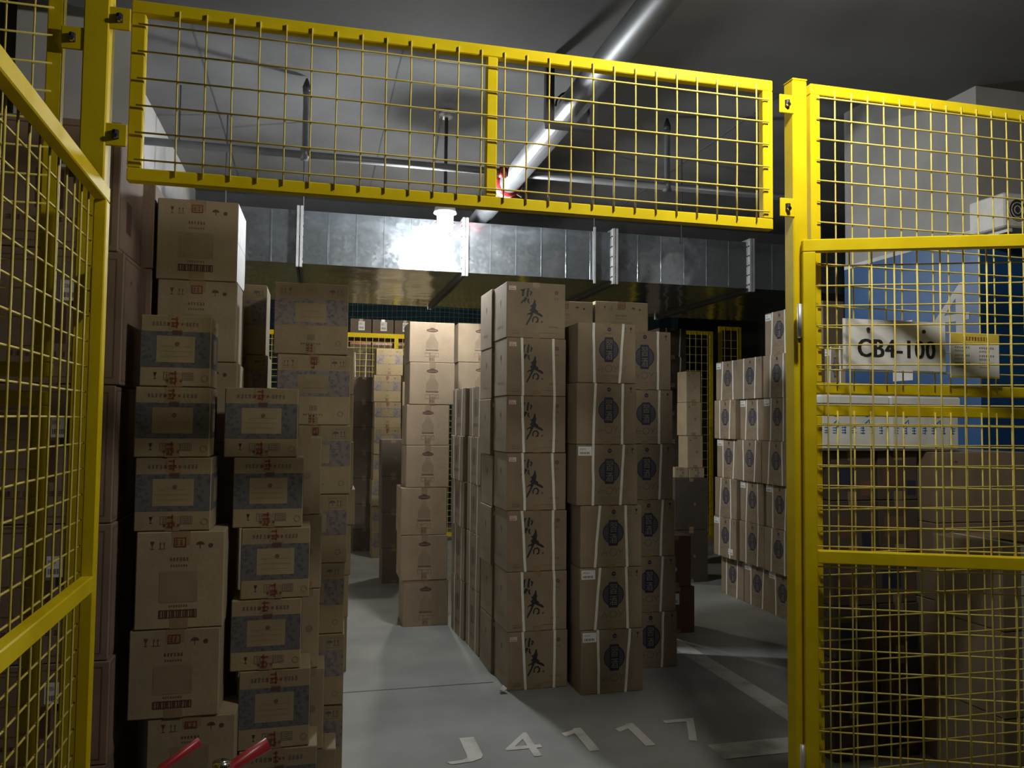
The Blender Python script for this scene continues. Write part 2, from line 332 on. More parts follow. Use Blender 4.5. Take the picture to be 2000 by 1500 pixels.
# ------------------------------------------------------------------ yellow cage fence
WR = .0027
def wire(p, q, name, parent, r=WR, amp=.0012):
    p, q = Vector(p), Vector(q); n = 4; pts = []
    for i in range(n+1):
        t = i/n; o = Vector((random.uniform(-1, 1), random.uniform(-.4, .4), random.uniform(-1, 1)))*amp if 0 < i < n else Vector((0, 0, 0))
        if abs(q.z-p.z) > abs(q.x-p.x): o.z = 0
        else: o.x = 0
        pts.append(p.lerp(q, t)+o)
    return MB().tube(pts, r, 'yellow_wire', 6).build(name, parent, True)
def mesh_panel(root, x0, x1, z0, z1, xs, zs, yf, rails=(), stiles=(), fw=.038, fd=.03, spill=.018, back=False):
    """frame of square tube + welded wires, local x/z, front face at yf"""
    for nm, lo, hi in (('top_rail', (x0, yf, z1-fw), (x1, yf+fd, z1)), ('bottom_rail', (x0, yf, z0), (x1, yf+fd, z0+fw)),
                       ('stile', (x0, yf, z0+fw), (x0+fw, yf+fd, z1-fw)), ('stile', (x1-fw, yf, z0+fw), (x1, yf+fd, z1-fw))):
        MB().box(lo, hi, 'yellow_paint').build(nm, root, bevel=.003)
    for z in rails: MB().box((x0+fw, yf, z-fw/2), (x1-fw, yf+fd, z+fw/2), 'yellow_paint').build('middle_rail', root, bevel=.003)
    for x in stiles: MB().box((x-fw*.45, yf, z0+fw), (x+fw*.45, yf+fd, z1-fw), 'yellow_paint').build('middle_stile', root, bevel=.003)
    ya, yb = (yf+fd+WR*.9, yf+fd+WR*2.6) if back else (yf-WR*.9, yf-WR*2.6)
    for x in xs: wire((x, ya, z0+fw-spill), (x, ya, z1-fw+spill), 'vertical_wire', root)
    for z in zs: wire((x0+fw-spill, yb, z), (x1-fw+spill, yb, z), 'horizontal_wire', root)
def grid(a, b, p):
    n = max(1, round((b-a)/p)); return [a+(b-a)*(i+.5)/n for i in range(n)]
def lug(root, x, z, sgn):
    o = MB().box((x-.028, -.03, z-.032), (x+.028, -.024, z+.032), 'yellow_paint').build('bracket', root, bevel=.002)
    MB().tube([(x, -.031, z+.012), (x, -.031, z-.012)], .009, 'black_rubber', 8).build('slot', o)
    MB().tube([(x, -.034, z-.006), (x, -.043, z-.006)], .0075, 'chrome', 6).build('bolt', o)
# posts
def post(x, h, label, w=.056):
    o = empty('fence_post', (x, GY, 0)); tag(o, label, 'post', 'yellow cage posts')
    MB().box((-w/2, -w/2, .008), (w/2, w/2, h-.006), 'yellow_paint').build('tube', o, bevel=.004)
    MB().box((-w/2-.001, -w/2-.001, h-.006), (w/2+.001, w/2+.001, h), 'yellow_paint').build('cap', o, bevel=.002)
    MB().box((-.07, -.07, 0), (.07, .07, .008), 'yellow_paint').build('base_plate', o)
    return o
pl = post(-.612, 2.86, 'yellow square post at the left of the cage doorway', .066)
pr = post(1.600, 2.695, 'yellow square post at the right of the cage doorway')
for z in (2.615, 2.285): lug(pl, .058, z, 1)
for z in (2.60, 2.24): lug(pr, -.052, z, -1)
lug(pl, -.06, 2.545, -1)
# transom panel over the doorway
tp = empty('mesh_transom', (0, GY, 0)); tag(tp, 'long yellow wire mesh panel above the cage doorway', 'fence panel')
mesh_panel(tp, -.527, 1.503, 2.163, 2.682, [x for x in [-.40+.0735*i for i in range(26)] if abs(x-.52) > .03], [2.222+.0775*i for i in range(6)], -.015, stiles=(.517,))
# fence right of the doorway: upper and lower panels
fr = empty('mesh_fence', (0, GY, 0)); tag(fr, 'upper yellow wire mesh fence panel right of the doorway', 'fence panel', 'yellow fence panels')
mesh_panel(fr, 1.65, 3.45, 1.608, 2.69, [1.745+.0665*i for i in range(26)], [1.69+.073*i for i in range(14)], -.015)
fl = empty('mesh_fence', (0, GY, 0)); tag(fl, 'lower yellow wire mesh fence panel behind the open right gate', 'fence panel', 'yellow fence panels')
mesh_panel(fl, 1.65, 3.45, .03, 1.57, [1.745+.0665*i for i in range(26)], [.19+.073*i for i in range(19)], -.015)
fr2 = empty('mesh_fence', (0, GY, 0)); tag(fr2, 'upper yellow fence panel at the far left beyond the open gate', 'fence panel', 'yellow fence panels')
mesh_panel(fr2, -1.9, -.70, 1.608, 2.86, [-.77-.07*i for i in range(16)], [1.69+.078*i for i in range(15)], -.015, fw=.04)
fl2 = empty('mesh_fence', (0, GY, 0)); tag(fl2, 'lower yellow fence panel at the far left beyond the open gate', 'fence panel', 'yellow fence panels')
mesh_panel(fl2, -1.9, -.70, .03, 1.57, [-.77-.07*i for i in range(16)], [.19+.078*i for i in range(18)], -.015, fw=.04)
# gate leaves (local x along the leaf from the hinge)
def gate(loc, ang, label, W=1.0, back=False):
    g = empty('gate_leaf', loc, ang); tag(g, label, 'gate', 'open yellow gate leaves')
    mesh_panel(g, 0, W, .06, 2.125, [.085+.0712*i for i in range(int((W-.12)/.0712)+1)],
               [z for z in [.15+.0675*i for i in range(29)] if abs(z-1.065) > .02], -.015, rails=(1.065,), fw=.042, fd=.032, back=back)
    for z in (1.85, .4):
        h = MB().tube([(-.012, -.02, z-.055), (-.012, -.02, z+.055)], .008, 'flange_steel', 10).build('hinge_pin', g, True)
        MB().tube([(-.012, -.02, z-.06), (-.012, -.02, z-.075)], [.009, .004], 'dark_steel', 8).build('pin_tip', h)
    return g
gate((1.589, 2.352, 0), math.atan2(-.30, .69), 'open yellow mesh gate leaf swung out on the right', 1.02, True)
gate((-.572, 2.34, 0), math.radians(-88.0), 'open yellow mesh gate leaf swung toward the camera on the left', 1.05)
# signs on the fence
a0 = atY(1647, 720, 2.368); a1 = atY(1845, 631, 2.368)
sg = empty('number_board', (a0.x, 2.368, a0.z), 0); tag(sg, 'white board lettered CB4-100 hanging on the right fence', 'sign')
wS, hS = a1.x-a0.x, a1.z-a0.z
MB().box((0, -.002, 0), (wS, .002, hS), 'paper_white').build('board', sg)
vs, fs, a = glyph('CB4-100', 0, 1.12); q = MB()
for j_, o_ in enumerate((-.007, -.0035, 0, .0035, .007)): q.add([(wS*(.14+o_)+x*wS*.75, -.0027-.0001*j_, hS*.25+y*hS*.36) for x, y in vs], fs, 'ink_black')
lt = q.build('lettering', sg)
for u in (.235, .78): MB().tube([(wS*u, -.006, hS*.80), (wS*u, .002, hS*.80)], .007, 'dark_steel', 10).build('eyelet', sg)
a0 = atY(1857, 737, 2.368); a1 = atY(1950, 654, 2.368); wS, hS = a1.x-a0.x, a1.z-a0.z
sc = empty('info_card', (a0.x, 2.368, a0.z)); tag(sc, 'small yellow and white information card on the right fence', 'sign')
MB().box((0, -.0015, 0), (wS, .0015, hS), 'paper_white').build('card', sc)
q = Print('f', wS, .003, hS); q.rect(0, hS*.78, wS, hS, 'card_yellow'); q.rect(0, 0, wS, hS*.04, 'card_yellow'); q.marks(wS*.25, hS*.84, wS*.78, hS*.93, 9, 'ink_red', 2)
for i, v in enumerate((.66, .58, .48, .4, .3, .22)):
    q.marks(wS*.08, hS*v, wS*(.4 if i % 2 == 0 else .3), hS*(v+.045), 7, 'ink_tone', 1, i); q.marks(wS*.58, hS*v, wS*(.9 if i % 2 == 0 else .8), hS*(v+.045), 7, 'ink_tone', 1, i+9)
q.build('print', sc, loc=(wS/2, 0, 0))

# ------------------------------------------------------------------ cartons
def body(w, d, h, mat, root):
    q = MB(); q.box((-w/2, -d/2, 0), (w/2, d/2, h), mat)
    o = q.build('body', root, bevel=.0035); return o
def strap(root, w, d, h, u0, u1, wd=.0145, ends=True):
    q = MB(); x0 = -w/2+u0; x1 = -w/2+u1; e = .0016; n = 5
    pts = [(x1+(x0-x1)*i/n+random.uniform(-.0015, .0015), h*i/n) for i in range(n+1)]
    for s_ in (-1, 1):
        vs = []; fs = []
        for x, z in pts:
            y0 = s_*(d/2+.0002); y1 = s_*(d/2+e); vs += [(x-wd/2, y0, z), (x+wd/2, y0, z), (x+wd/2, y1, z), (x-wd/2, y1, z)]
        for i in range(n):
            b = i*4; fs += [(b, b+1, b+5, b+4), (b+1, b+2, b+6, b+5), (b+2, b+3, b+7, b+6), (b+3, b, b+4, b+7)]
        fs += [(0, 1, 2, 3), (n*4, n*4+1, n*4+2, n*4+3)]; q.add(vs, fs, 'strap_white')
    q.box((pts[-1][0]-wd/2, -d/2-e, h+.0002), (pts[-1][0]+wd/2, d/2+e, h+.0013), 'strap_white')
    return q.build('strap', root)
def ship_label(root, w, d, h, u, v, a, b, mat='paper_white', face='f', seed=0):
    q = Print(face, w, d, h); q.rect(u, v, u+a, v+b, mat, 1.5); q.marks(u+a*.1, v+b*.62, u+a*.6, v+b*.82, 5, 'ink_tone', 2.2, seed)
    for i in range(7): q.rect(u+a*(.12+.11*i), v+b*.15, u+a*(.12+.11*i+.05+.02*(i % 2)), v+b*.4, 'ink_tone', 2.2)
    return q.build('shipping_label', root)
def tape(root, w, d, h, mat='tape_clear', drop=.05, u=None, wd=.045, low=True):
    q = MB(); x = 0 if u is None else u-w/2; e = .0006
    q.box((x-wd/2, -d/2-e, h-drop), (x+wd/2, -d/2, h), mat); q.box((x-wd/2, -d/2-e, h), (x+wd/2, d/2+e, h+e), mat)
    if low: MB().box((x-wd/2, -d/2-e, 0), (x+wd/2, -d/2, drop), mat).build('tape', root)
    return q.build('tape', root)
S = random.Random(3)
BR = [(650,610),(690,640),(690,720),(715,780),(695,830),(690,900),(760,950),(765,1000),(840,1030),(900,1080),(910,1120),(880,1130),(800,1090),(740,1060),(640,1010),(600,1090),(540,1220),(480,1330),(440,1400),(410,1380),(440,1300),(500,1190),(550,1080),(500,1060),(440,1100),(430,1080),(480,1030),(540,1010),(560,970),(510,940),(560,890),(570,850),(520,800),(580,790),(630,700)]
def t_spring(r, w, d, h, k):
    body(w, d, h, 'card_kraft', r); q = Print('f', w, d, h)
    def c(X, Y): return ((1000+X/15-990)/115*w, (658-(540+Y/15))/111*h)
    q.poly([c(*p) for p in BR], 'ink_black', 1.4)
    z = w/115/15
    for pts, wd in (([(610,1290),(612,1200),(650,1140),(720,1130),(768,1190),(752,1270),(700,1300)], [38,40,42,42,50,50,40]), ([(250,345),(330,345),(385,300)], [30,50,30]), ([(335,330),(320,430),(320,525)], 62), ([(480,285),(452,430),(450,540)], 56),
                    ([(525,360),(570,395),(535,495)], [40,52,40]), ([(410,565),(375,645)], 78), ([(350,640),(262,745)], [50,35]), ([(375,640),(370,715)], 34), ([(480,595),(468,670),(505,740)], [45,52,30])):
        q.stroke([c(*p) for p in pts], [v*z for v in wd] if isinstance(wd, list) else wd*z, 'ink_black', 1.6)
    q.ring(*c(1310, 380), .012, .005, 'ink_brown'); q.ring(*c(1310, 380), .006, .003, 'ink_red'); q.marks(c(1240, 0)[0], c(0, 600)[1], c(1390, 0)[0], c(0, 540)[1], 2, 'ink_brown')
    q.disc(*c(880, 1275), .006, 'ink_red'); q.marks(w*.1, h*.06, w*.23, h*.09, 7, 'ink_red', 1, 2); q.marks(w*.1, h*.105, w*.22, h*.125, 6, 'ink_red', 1, 3)
    q.marks(w*.72, h*.19, w*.88, h*.225, 8, 'ink_red', 1, 4); q.marks(w*.55, h*.09, w*.9, h*.105, 22, 'ink_brown', 1, 5)
    q.build('print', r); tape(r, w, d, h, drop=.03)
    l = Print('l', w, d, h); l.disc(d*.55, h*.68, .016, 'ink_tone'); l.poly([(d*.55-.014, h*.68), (d*.55+.014, h*.68), (d*.55, h*.68-.035)], 'ink_tone', 1.2); l.marks(d*.3, h*.2, d*.7, h*.25, 8, 'ink_faint'); l.build('side_print', r)
    if k: 
        strap(r, w, d, h, w*.24+S.uniform(-.008, .008), w*.29+S.uniform(-.01, .01)); strap(r, w, d, h, w*.79+S.uniform(-.01, .01), w*.80+S.uniform(-.01, .01))
    if k != 5: ship_label(r, w, d, h, w*.035, h*.85, w*.12, h*.075, 'paper_pink')
def t_circle(r, w, d, h, k, mat='card_kraft', lab=False, low=False):
    body(w, d, h, mat, r); q = Print('f', w, d, h); cu, cv = w*.53, h*.56; R_ = w*.172
    q.disc(cu, cv, R_, 'ink_tone', 1); q.ring(cu, cv, R_, .006, 'ink_blue', 1.6)
    for i in range(-5, 6):
        y = i*R_/6; x = math.sqrt(max(0, R_*R_-y*y)); q.rect(cu-x, cv+y-.0016, cu+x, cv+y+.0016, 'ink_blue', 1.4)
    q.rect(cu-w*.078, cv-h*.195, cu+w*.078, cv+h*.19, 'ink_blue', 2.2)
    for s_ in (-1, 1): q.rect(cu-w*.07, cv+s_*h*.20-.003, cu+w*.07, cv+s_*h*.20+.003, 'ink_blue', 2.2)
    q.text('習', cu-w*.058, cv+h*.01, cu+w*.058, cv+h*.17, mat, 3); q.text('酒', cu-w*.058, cv-h*.17, cu+w*.058, cv-h*.015, mat, 3)
    q.disc(cu+.002, h*.90, w*.035, 'ink_blue'); q.stroke([(cu-.006, h*.905), (cu+.01, h*.895)], .003, mat, 2); q.marks(cu-w*.07, h*.825, cu+w*.07, h*.845, 6, 'ink_tone')
    t = .0035; v0, v1 = h*.185, h*.30; m = 'ink_tone'
    q.stroke([(w*.34, v0), (w*.39, v1), (w*.43, v0), (w*.33, v0+.012), (w*.45, v0+.02)], t, m); q.ring(w*.53, (v0+v1)/2, w*.062, t, m, ry=(v1-v0)*.55)
    q.stroke([(w*.61, v1), (w*.65, (v0+v1)/2), (w*.64, v0)], t, m); q.stroke([(w*.70, v1), (w*.65, (v0+v1)/2)], t, m); q.stroke([(w*.73, v0), (w*.74, v1), (w*.80, v0), (w*.82, v1)], t, m)
    q.marks(w*.36, h*.11, w*.78, h*.135, 16, 'ink_faint', 1, 5); q.marks(w*.4, h*.07, w*.7, h*.09, 14, 'ink_faint', 1, 6)
    q.glass(w*.91, h*.9, .03, 'ink_black'); q.arrows(w*.80, h*.9, .03, 'ink_tone')
    q.build('print', r); tape(r, w, d, h, drop=.02)
    a = S.uniform(-.012, .012); b = S.uniform(-.012, .012)
    strap(r, w, d, h, w*.29+a, w*.26+b); strap(r, w, d, h, w*.76+b, w*.74+a)
    if lab: ship_label(r, w, d, h, w*.02, h*.82, w*.22, h*.15)
    if low: ship_label(r, w, d, h, w*.66, h*.1, w*.2, h*.15)
def t_bottle(r, w, d, h, k):
    body(w, d, h, 'card_tan', r); q = Print('f', w, d, h); c = w*.5
    q.disc(c, h*.80, w*.13, 'ink_maroon', 1, ry=h*.045); q.disc(c, h*.835, w*.05, 'ink_maroon', 1.2, ry=h*.03); q.stroke([(c-w*.1, h*.795), (c+w*.1, h*.80)], .003, 'card_tan', 2)
    q.poly([(c-w*.13, h*.36), (c+w*.13, h*.36), (c+w*.14, h*.5), (c+w*.07, h*.62), (c+w*.05, h*.72), (c-w*.05, h*.72), (c-w*.07, h*.62), (c-w*.14, h*.5)], 'ink_ghost')
    q.marks(c-w*.14, h*.285, c+w*.14, h*.34, 9, 'ink_brown', 1, 1); q.rect(c-w*.14, h*.30, c+w*.14, h*.315, 'ink_brown', 1.3)
    q.frame(c-w*.15, h*.14, c+w*.15, h*.24, .002, 'ink_brown'); q.glass(c-w*.05, h*.195, .018, 'ink_brown'); q.arrows(c+w*.08, h*.195, .018, 'ink_brown'); q.marks(c-w*.06, h*.05, c+w*.06, h*.12, 2, 'ink_red')
    q.build('print', r); tape(r, w, d, h, 'tape_clear', .06); 
def icons(q, w, h, v, z, m='ink_tone'):
    q.frame(w*.07, v-z*.8, w*.27, v+z*.8, .0012, 'ink_faint'); q.arrows(w*.12, v, z, m); q.glass(w*.21, v, z, m)
    q.frame(w*.73, v-z*.8, w*.93, v+z*.8, .0012, 'ink_faint'); q.umbrella(w*.78, v, z, m); q.arrows(w*.88, v, z, m)
def t_blue(r, w, d, h, k):      # text header, blue band wrapping round the corner
    body(w, d, h, 'card_sand', r); q = Print('f', w, d, h)
    q.rect(0.003, h*.27, w-.003, h*.775, 'band_blue'); q.rect(w*.23, h*.34, w*.77, h*.71, 'card_sand', 1.6)
    q.marks(w*.27, h*.49, w*.73, h*.50, 20, 'ink_faint', 2.4, 1); q.marks(w*.3, h*.56, w*.7, h*.57, 18, 'ink_faint', 2.4, 2); q.marks(w*.3, h*.42, w*.7, h*.43, 18, 'ink_faint', 2.4, 3)
    q.disc(w*.52, h*.6, .008, 'ink_brown', 2.4)
    q.marks(w*.16, h*.85, w*.42, h*.91, 5, 'ink_tone', 1, k); q.marks(w*.63, h*.85, w*.83, h*.91, 4, 'ink_tone', 1, k+4)
    q.glass(w*.22, h*.15, .024, 'ink_black'); q.frame(w*.34, h*.09, w*.47, h*.2, .0015, 'ink_tone'); q.frame(w*.6, h*.09, w*.76, h*.2, .0015, 'ink_tone'); q.marks(w*.61, h*.1, w*.75, h*.19, 6, 'ink_tone', 1, 5); q.ring(w*.92, h*.12, .012, .003, 'ink_faint'); q.arrows(w*.4, h*.145, .018, 'ink_tone')
    q.build('print', r)
    t = tape(r, w, d, h, 'tape_clear', h*.2, w*.5, .05); t2 = Print('f', w, d, h)
    for v0, v1 in ((.82, .98), (.02, .22)): t2.marks(w*.5-.017, h*v0, w*.5+.017, h*v1, 1, 'ink_red', 2, k); t2.marks(w*.5-.03, h*(v0+.04), w*.5+.03, h*(v0+.08), 4, 'ink_red', 2, k+1)
    t2.rect(w*.5-.012, h*.73, w*.5+.02, h*.79, 'ink_maroon', 2); t2.build('tape_print', r)
    s_ = Print('r', w, d, h); s_.rect(.003, h*.27, d-.003, h*.775, 'band_blue'); s_.rect(d*.3, h*.36, d*.75, h*.70, 'card_sand', 1.6); s_.marks(d*.3, h*.84, d*.7, h*.9, 4, 'ink_tone', 1, 7); s_.build('side_print', r)
def t_lilac(r, w, d, h, k):     # icon header, lilac band, red and barcode foot
    body(w, d, h, 'card_sand', r); q = Print('f', w, d, h)
    icons(q, w, h, h*.88, .026); q.rect(.003, h*.41, w-.003, h*.775, 'band_lilac'); q.rect(w*.28, h*.45, w*.70, h*.72, 'card_sand', 1.6)
    q.marks(w*.36, h*.52, w*.64, h*.53, 15, 'ink_faint', 2.4, 1); q.marks(w*.36, h*.6, w*.62, h*.61, 15, 'ink_faint', 2.4, 2)
    for i in range(6): q.rect(w*(.45+.018*i), h*.2, w*(.457+.018*i), h*.28, 'ink_tone')
    q.marks(w*.36, h*.135, w*.64, h*.16, 8, 'ink_brown', 1, 4); q.ring(w*.87, h*.16, .012, .003, 'ink_faint')
    q.build('print', r); tape(r, w, d, h, 'tape_clear', h*.12, w*.5, .04)
    t2 = Print('f', w, d, h); t2.marks(w*.44, h*.03, w*.54, h*.15, 2, 'ink_red', 2, k); 
    if k: t2.marks(w*.46, h*.8, w*.54, h*.97, 1, 'ink_red', 2, k); t2.frame(w*.455, h*.86, w*.54, h*.97, .004, 'ink_red', 2)
    t2.build('tape_print', r)
def t_plain(r, w, d, h, k):     # plain kraft with corner icons, red text and barcode block
    body(w, d, h, 'card_pale', r); q = Print('f', w, d, h)
    q.glass(w*.18, h*.86, .028, 'ink_maroon'); q.arrows(w*.29, h*.86, .026, 'ink_brown'); q.umbrella(w*.72, h*.86, .028, 'ink_maroon'); q.disc(w*.84, h*.85, .008, 'ink_maroon')
    q.marks(w*.38, h*.695, w*.60, h*.735, 6, 'ink_maroon', 1, 2); q.marks(w*.39, h*.635, w*.59, h*.66, 7, 'ink_brown', 1, 3); q.rect(w*.27, h*.27, w*.70, h*.59, 'ink_ghost')
    q.marks(w*.38, h*.22, w*.60, h*.245, 8, 'ink_brown', 1, 4)
    q.frame(w*.27, h*.11, w*.70, h*.195, .003, 'ink_maroon', 1.4)
    for i in range(16): q.rect(w*(.285+.0255*i), h*.115, w*(.295+.0255*i+.006*(i % 3)), h*.19, 'ink_maroon', 1.4)
    q.build('print', r); tape(r, w, d, h, 'tape_clear', h*.14, w*.5, .06)
    if k == 0:  # topmost carton only: white panel covering the right side
        sp = Print('r', w, d, h); sp.rect(.004, .004, d-.004, h-.004, 'paper_white', 1); sp.rect(.004, h*.5-.001, d-.004, h*.5+.001, 'ink_tone', 2); o = sp.build('side_panel', r); o['label'] = 'white panel over the carton side'
    t2 = Print('f', w, d, h); t2.frame(w*.42, h*.84, w*.56, h*.94, .004, 'ink_red', 2); t2.marks(w*.44, h*.86, w*.54, h*.92, 2, 'ink_red', 2, k); t2.build('tape_print', r)
def t_side(r, w, d, h, k, mat='card_sand'):
    body(w, d, h, mat, r); q = Print('f', w, d, h); q.umbrella(w*.2, h*.85, .022, 'ink_brown'); q.disc(w*.6, h*.5, .014, 'ink_faint'); q.build('print', r); tape(r, w, d, h, drop=.03)
def t_pink(r, w, d, h, k):      # big pinkish carton
    body(w, d, h, 'card_pink', r); q = Print('f', w, d, h); q.rect(w*.4, h*.3, w*.6, h*.6, 'ink_maroon'); q.rect(w*.62, h*.55, w*.75, h*.75, 'ink_black', 1.2)
    q.frame(w*.05, h*.05, w*.95, h*.95, .004, 'ink_brown'); q.marks(w*.2, h*.2, w*.8, h*.24, 10, 'ink_maroon', 1.2, k); q.build('print', r)
    s_ = Print('r', w, d, h); s_.frame(.012, h*.03, d-.012, h*.97, .004, 'ink_brown'); s_.rect(d*.3, h*.2, d*.5, h*.45, 'ink_maroon'); s_.umbrella(d*.3, h*.8, .025, 'ink_maroon'); s_.arrows(d*.6, h*.8, .025, 'ink_maroon'); s_.build('side_print', r)
    tape(r, w, d, h, drop=.06)
    ship_label(r, w, d, h, w*.55, h*.62, .05, .07, 'paper_white', 'f', k)
def t_strapped(r, w, d, h, k, mat='card_kraft'):
    body(w, d, h, mat, r); q = Print('f', w, d, h); q.ring(w*.5, h*.58, w*.16, .008, 'ink_brown'); q.rect(w*.44, h*.46, w*.56, h*.7, 'ink_brown', 1.3); q.marks(w*.3, h*.2, w*.7, h*.27, 4, 'ink_brown'); q.build('print', r)
    tape(r, w, d, h, drop=.02); strap(r, w, d, h, w*.25, w*.28); strap(r, w, d, h, w*.78, w*.74)
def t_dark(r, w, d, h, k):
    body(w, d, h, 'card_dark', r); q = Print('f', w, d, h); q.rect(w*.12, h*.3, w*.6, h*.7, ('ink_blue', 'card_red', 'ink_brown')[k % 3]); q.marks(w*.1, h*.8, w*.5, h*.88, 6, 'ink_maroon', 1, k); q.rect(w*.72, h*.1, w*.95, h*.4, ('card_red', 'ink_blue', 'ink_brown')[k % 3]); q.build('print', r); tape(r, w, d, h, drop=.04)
def t_red(r, w, d, h, k):
    body(w, d, h, 'card_red', r); q = Print('f', w, d, h); q.ring(w*.35, h*.65, .03, .006, 'ink_red'); q.marks(w*.2, h*.3, w*.6, h*.36, 5, 'ink_red'); q.build('print', r); tape(r, w, d, h, drop=.03); ship_label(r, w, d, h, w*.25 if k else w*.4, h*.62 if k else h*.3, w*.3 if k else w*.12, h*.24 if k else h*.08)
def t_label(r, w, d, h, k):     # far carton with white label and red tape line
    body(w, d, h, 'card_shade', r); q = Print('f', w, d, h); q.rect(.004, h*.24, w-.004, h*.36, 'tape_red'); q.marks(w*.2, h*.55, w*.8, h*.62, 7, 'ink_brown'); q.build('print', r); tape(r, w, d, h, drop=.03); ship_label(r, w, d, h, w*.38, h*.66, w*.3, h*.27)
ORD = ['topmost', 'second from the top', 'third from the top', 'fourth from the top', 'fifth from the top', 'sixth from the top', 'seventh from the top', 'eighth from the top', 'ninth from the top']
def carton(kind, name, x0, x1, y0, d, z0, z1, yaw, k, label, group, **kw):
    w = x1-x0; h = z1-z0-.0022
    c, s_ = math.cos(yaw), math.sin(yaw)
    r = empty(name, ((x0+x1)/2 - s_*d/2, y0 + c*d/2, z0), yaw)   # front face centre stays at (mid x, y0)
    tag(r, label, 'carton', group); kind(r, w, d, h, k, **kw); return r
def stack(kind, name, Y, d, rows, look, where, group, yaw=0, floor=0.0, yj=.006, kinds=None, looks=None, kws=None):
    """rows of (left px, right px, top px) read at the plane of the front faces, top to bottom"""
    tops = [atY((a+b)/2, t, Y).z for a, b, t in rows] + [floor]
    for i, (a, b, t) in enumerate(rows):
        ym = (t + (rows[i+1][2] if i+1 < len(rows) else t+100))/2
        xa, xb = atY(a, ym, Y).x, atY(b, ym, Y).x
        kd = kinds[i] if kinds else kind; lo = looks[i] if looks else look
        carton(kd, name, xa, xb, Y+S.uniform(0, yj), d, tops[i+1], tops[i], math.radians(yaw+S.uniform(-.8, .8)), i, f'{lo}, {ORD[i]} {where}', group, **(kws[i] if kws else {}))
# -- left block
B, PL = t_blue, t_plain
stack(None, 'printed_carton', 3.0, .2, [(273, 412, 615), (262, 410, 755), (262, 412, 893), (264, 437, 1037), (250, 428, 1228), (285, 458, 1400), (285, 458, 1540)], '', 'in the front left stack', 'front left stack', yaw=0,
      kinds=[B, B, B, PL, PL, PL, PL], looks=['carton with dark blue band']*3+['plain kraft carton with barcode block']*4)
stack(B, 'printed_carton', 3.1, .2, [(438, 582, 757), (455, 592, 893), (470, 605, 1030), (450, 588, 1170), (465, 605, 1308), (465, 618, 1462)], 'blue-banded carton', 'in the stack left of the lit aisle', 'second left stack', yaw=1)
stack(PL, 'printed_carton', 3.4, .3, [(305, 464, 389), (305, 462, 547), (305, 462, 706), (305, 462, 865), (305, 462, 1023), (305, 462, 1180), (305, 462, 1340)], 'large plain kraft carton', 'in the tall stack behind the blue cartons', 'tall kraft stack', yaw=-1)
stack(t_lilac, 'printed_carton', 3.75, .28, [(425, 520, 553), (425, 522, 692), (425, 522, 812), (425, 522, 932), (425, 522, 1052), (425, 522, 1172), (425, 522, 1292)], 'lilac-banded carton', 'in the narrow gap behind the kraft stack', 'rear lilac stack')
stack(t_lilac, 'printed_carton', 3.5, .24, [(535, 680, 552), (540, 684, 692), (545, 685, 830), (540, 678, 966), (540, 672, 1101), (540, 671, 1240), (540, 669, 1380)], 'lilac-banded carton', 'in the stack edging the lit aisle', 'aisle edge lilac stack', yaw=-1)
stack(t_side, 'plain_carton', 3.31, .17, [(560, 627, 852), (570, 628, 1005), (575, 623, 1150), (575, 632, 1305), (590, 655, 1464)], 'narrow plain carton', 'between the blue and lilac stacks', 'narrow plain stack')
stack(t_side, 'plain_carton', 4.9, .3, [(585, 691, 676), (585, 690, 770), (585, 690, 862), (585, 693, 955), (585, 685, 1026), (585, 680, 1125), (585, 677, 1208)], 'plain sand carton', 'in the thin strip past the lilac stack', 'strip stack by the aisle')
# big pink-brown cartons behind the open left gate
xr = -.658
for ci, (xa, xb) in enumerate(((-1.095, xr), (-1.54, -1.10))):
    tops = [2.528, 2.073, 1.612, 1.142, .683, .34, 0]
    for i in range(6):
        o = S.uniform(-.012, .012)
        carton(t_pink, 'large_carton', xa+o-.005-.03*ci, xb+o-.005-.03*ci, 2.95+S.uniform(0, .02), .36, tops[i+1], tops[i], math.radians(S.uniform(-1.2, 1.2)), i,
               f'big pinkish-brown carton, {ORD[i]} ' + ('beside the left doorway post' if ci == 0 else 'at the far left behind the gate mesh'), 'big cartons behind the left gate')
carton(t_side, 'plain_carton', -.745, -.645, 3.42, .3, 2.1, 2.45, 0, 0, 'narrow taped carton wedged between the pink stack and the top kraft carton', 'wedge stack', mat='card_pink')
carton(t_side, 'plain_carton', -.745, -.648, 3.42, .3, 0, 2.1, 0, 0, 'tall narrow carton under the wedged one behind the left blue stack', 'wedge stack', mat='card_pink')
# -- middle back stacks
stack(t_bottle, 'bottle_carton', 5.86, .33, [(800, 888, 629), (800, 888, 708), (794, 877, 790), (793, 877, 870), (783, 873, 952), (783, 874, 1045), (787, 875, 1133)], 'tan bottle-print carton', 'in the stack below the lamp', 'bottle carton stack')
stack(t_bottle, 'bottle_carton', 6.3, .33, [(895, 985, 632), (895, 985, 708), (895, 985, 782), (895, 985, 857), (895, 985, 932), (895, 985, 1007), (895, 985, 1082)], 'tan bottle-print carton', 'half hidden behind the brush-lettered cartons', 'second bottle carton stack')
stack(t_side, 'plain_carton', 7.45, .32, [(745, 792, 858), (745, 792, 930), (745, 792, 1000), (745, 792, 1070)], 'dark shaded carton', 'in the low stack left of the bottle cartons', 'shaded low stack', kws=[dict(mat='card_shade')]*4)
stack(t_side, 'plain_carton', 9.35, .3, [(688, 734, 736), (688, 734, 785), (688, 734, 834), (688, 734, 884), (688, 734, 934), (688, 734, 984), (688, 734, 1033)], 'shadowed carton', 'in the dark far stack past the lilac cartons', 'far shadowed stack', kws=[dict(mat='card_shade')]*7)
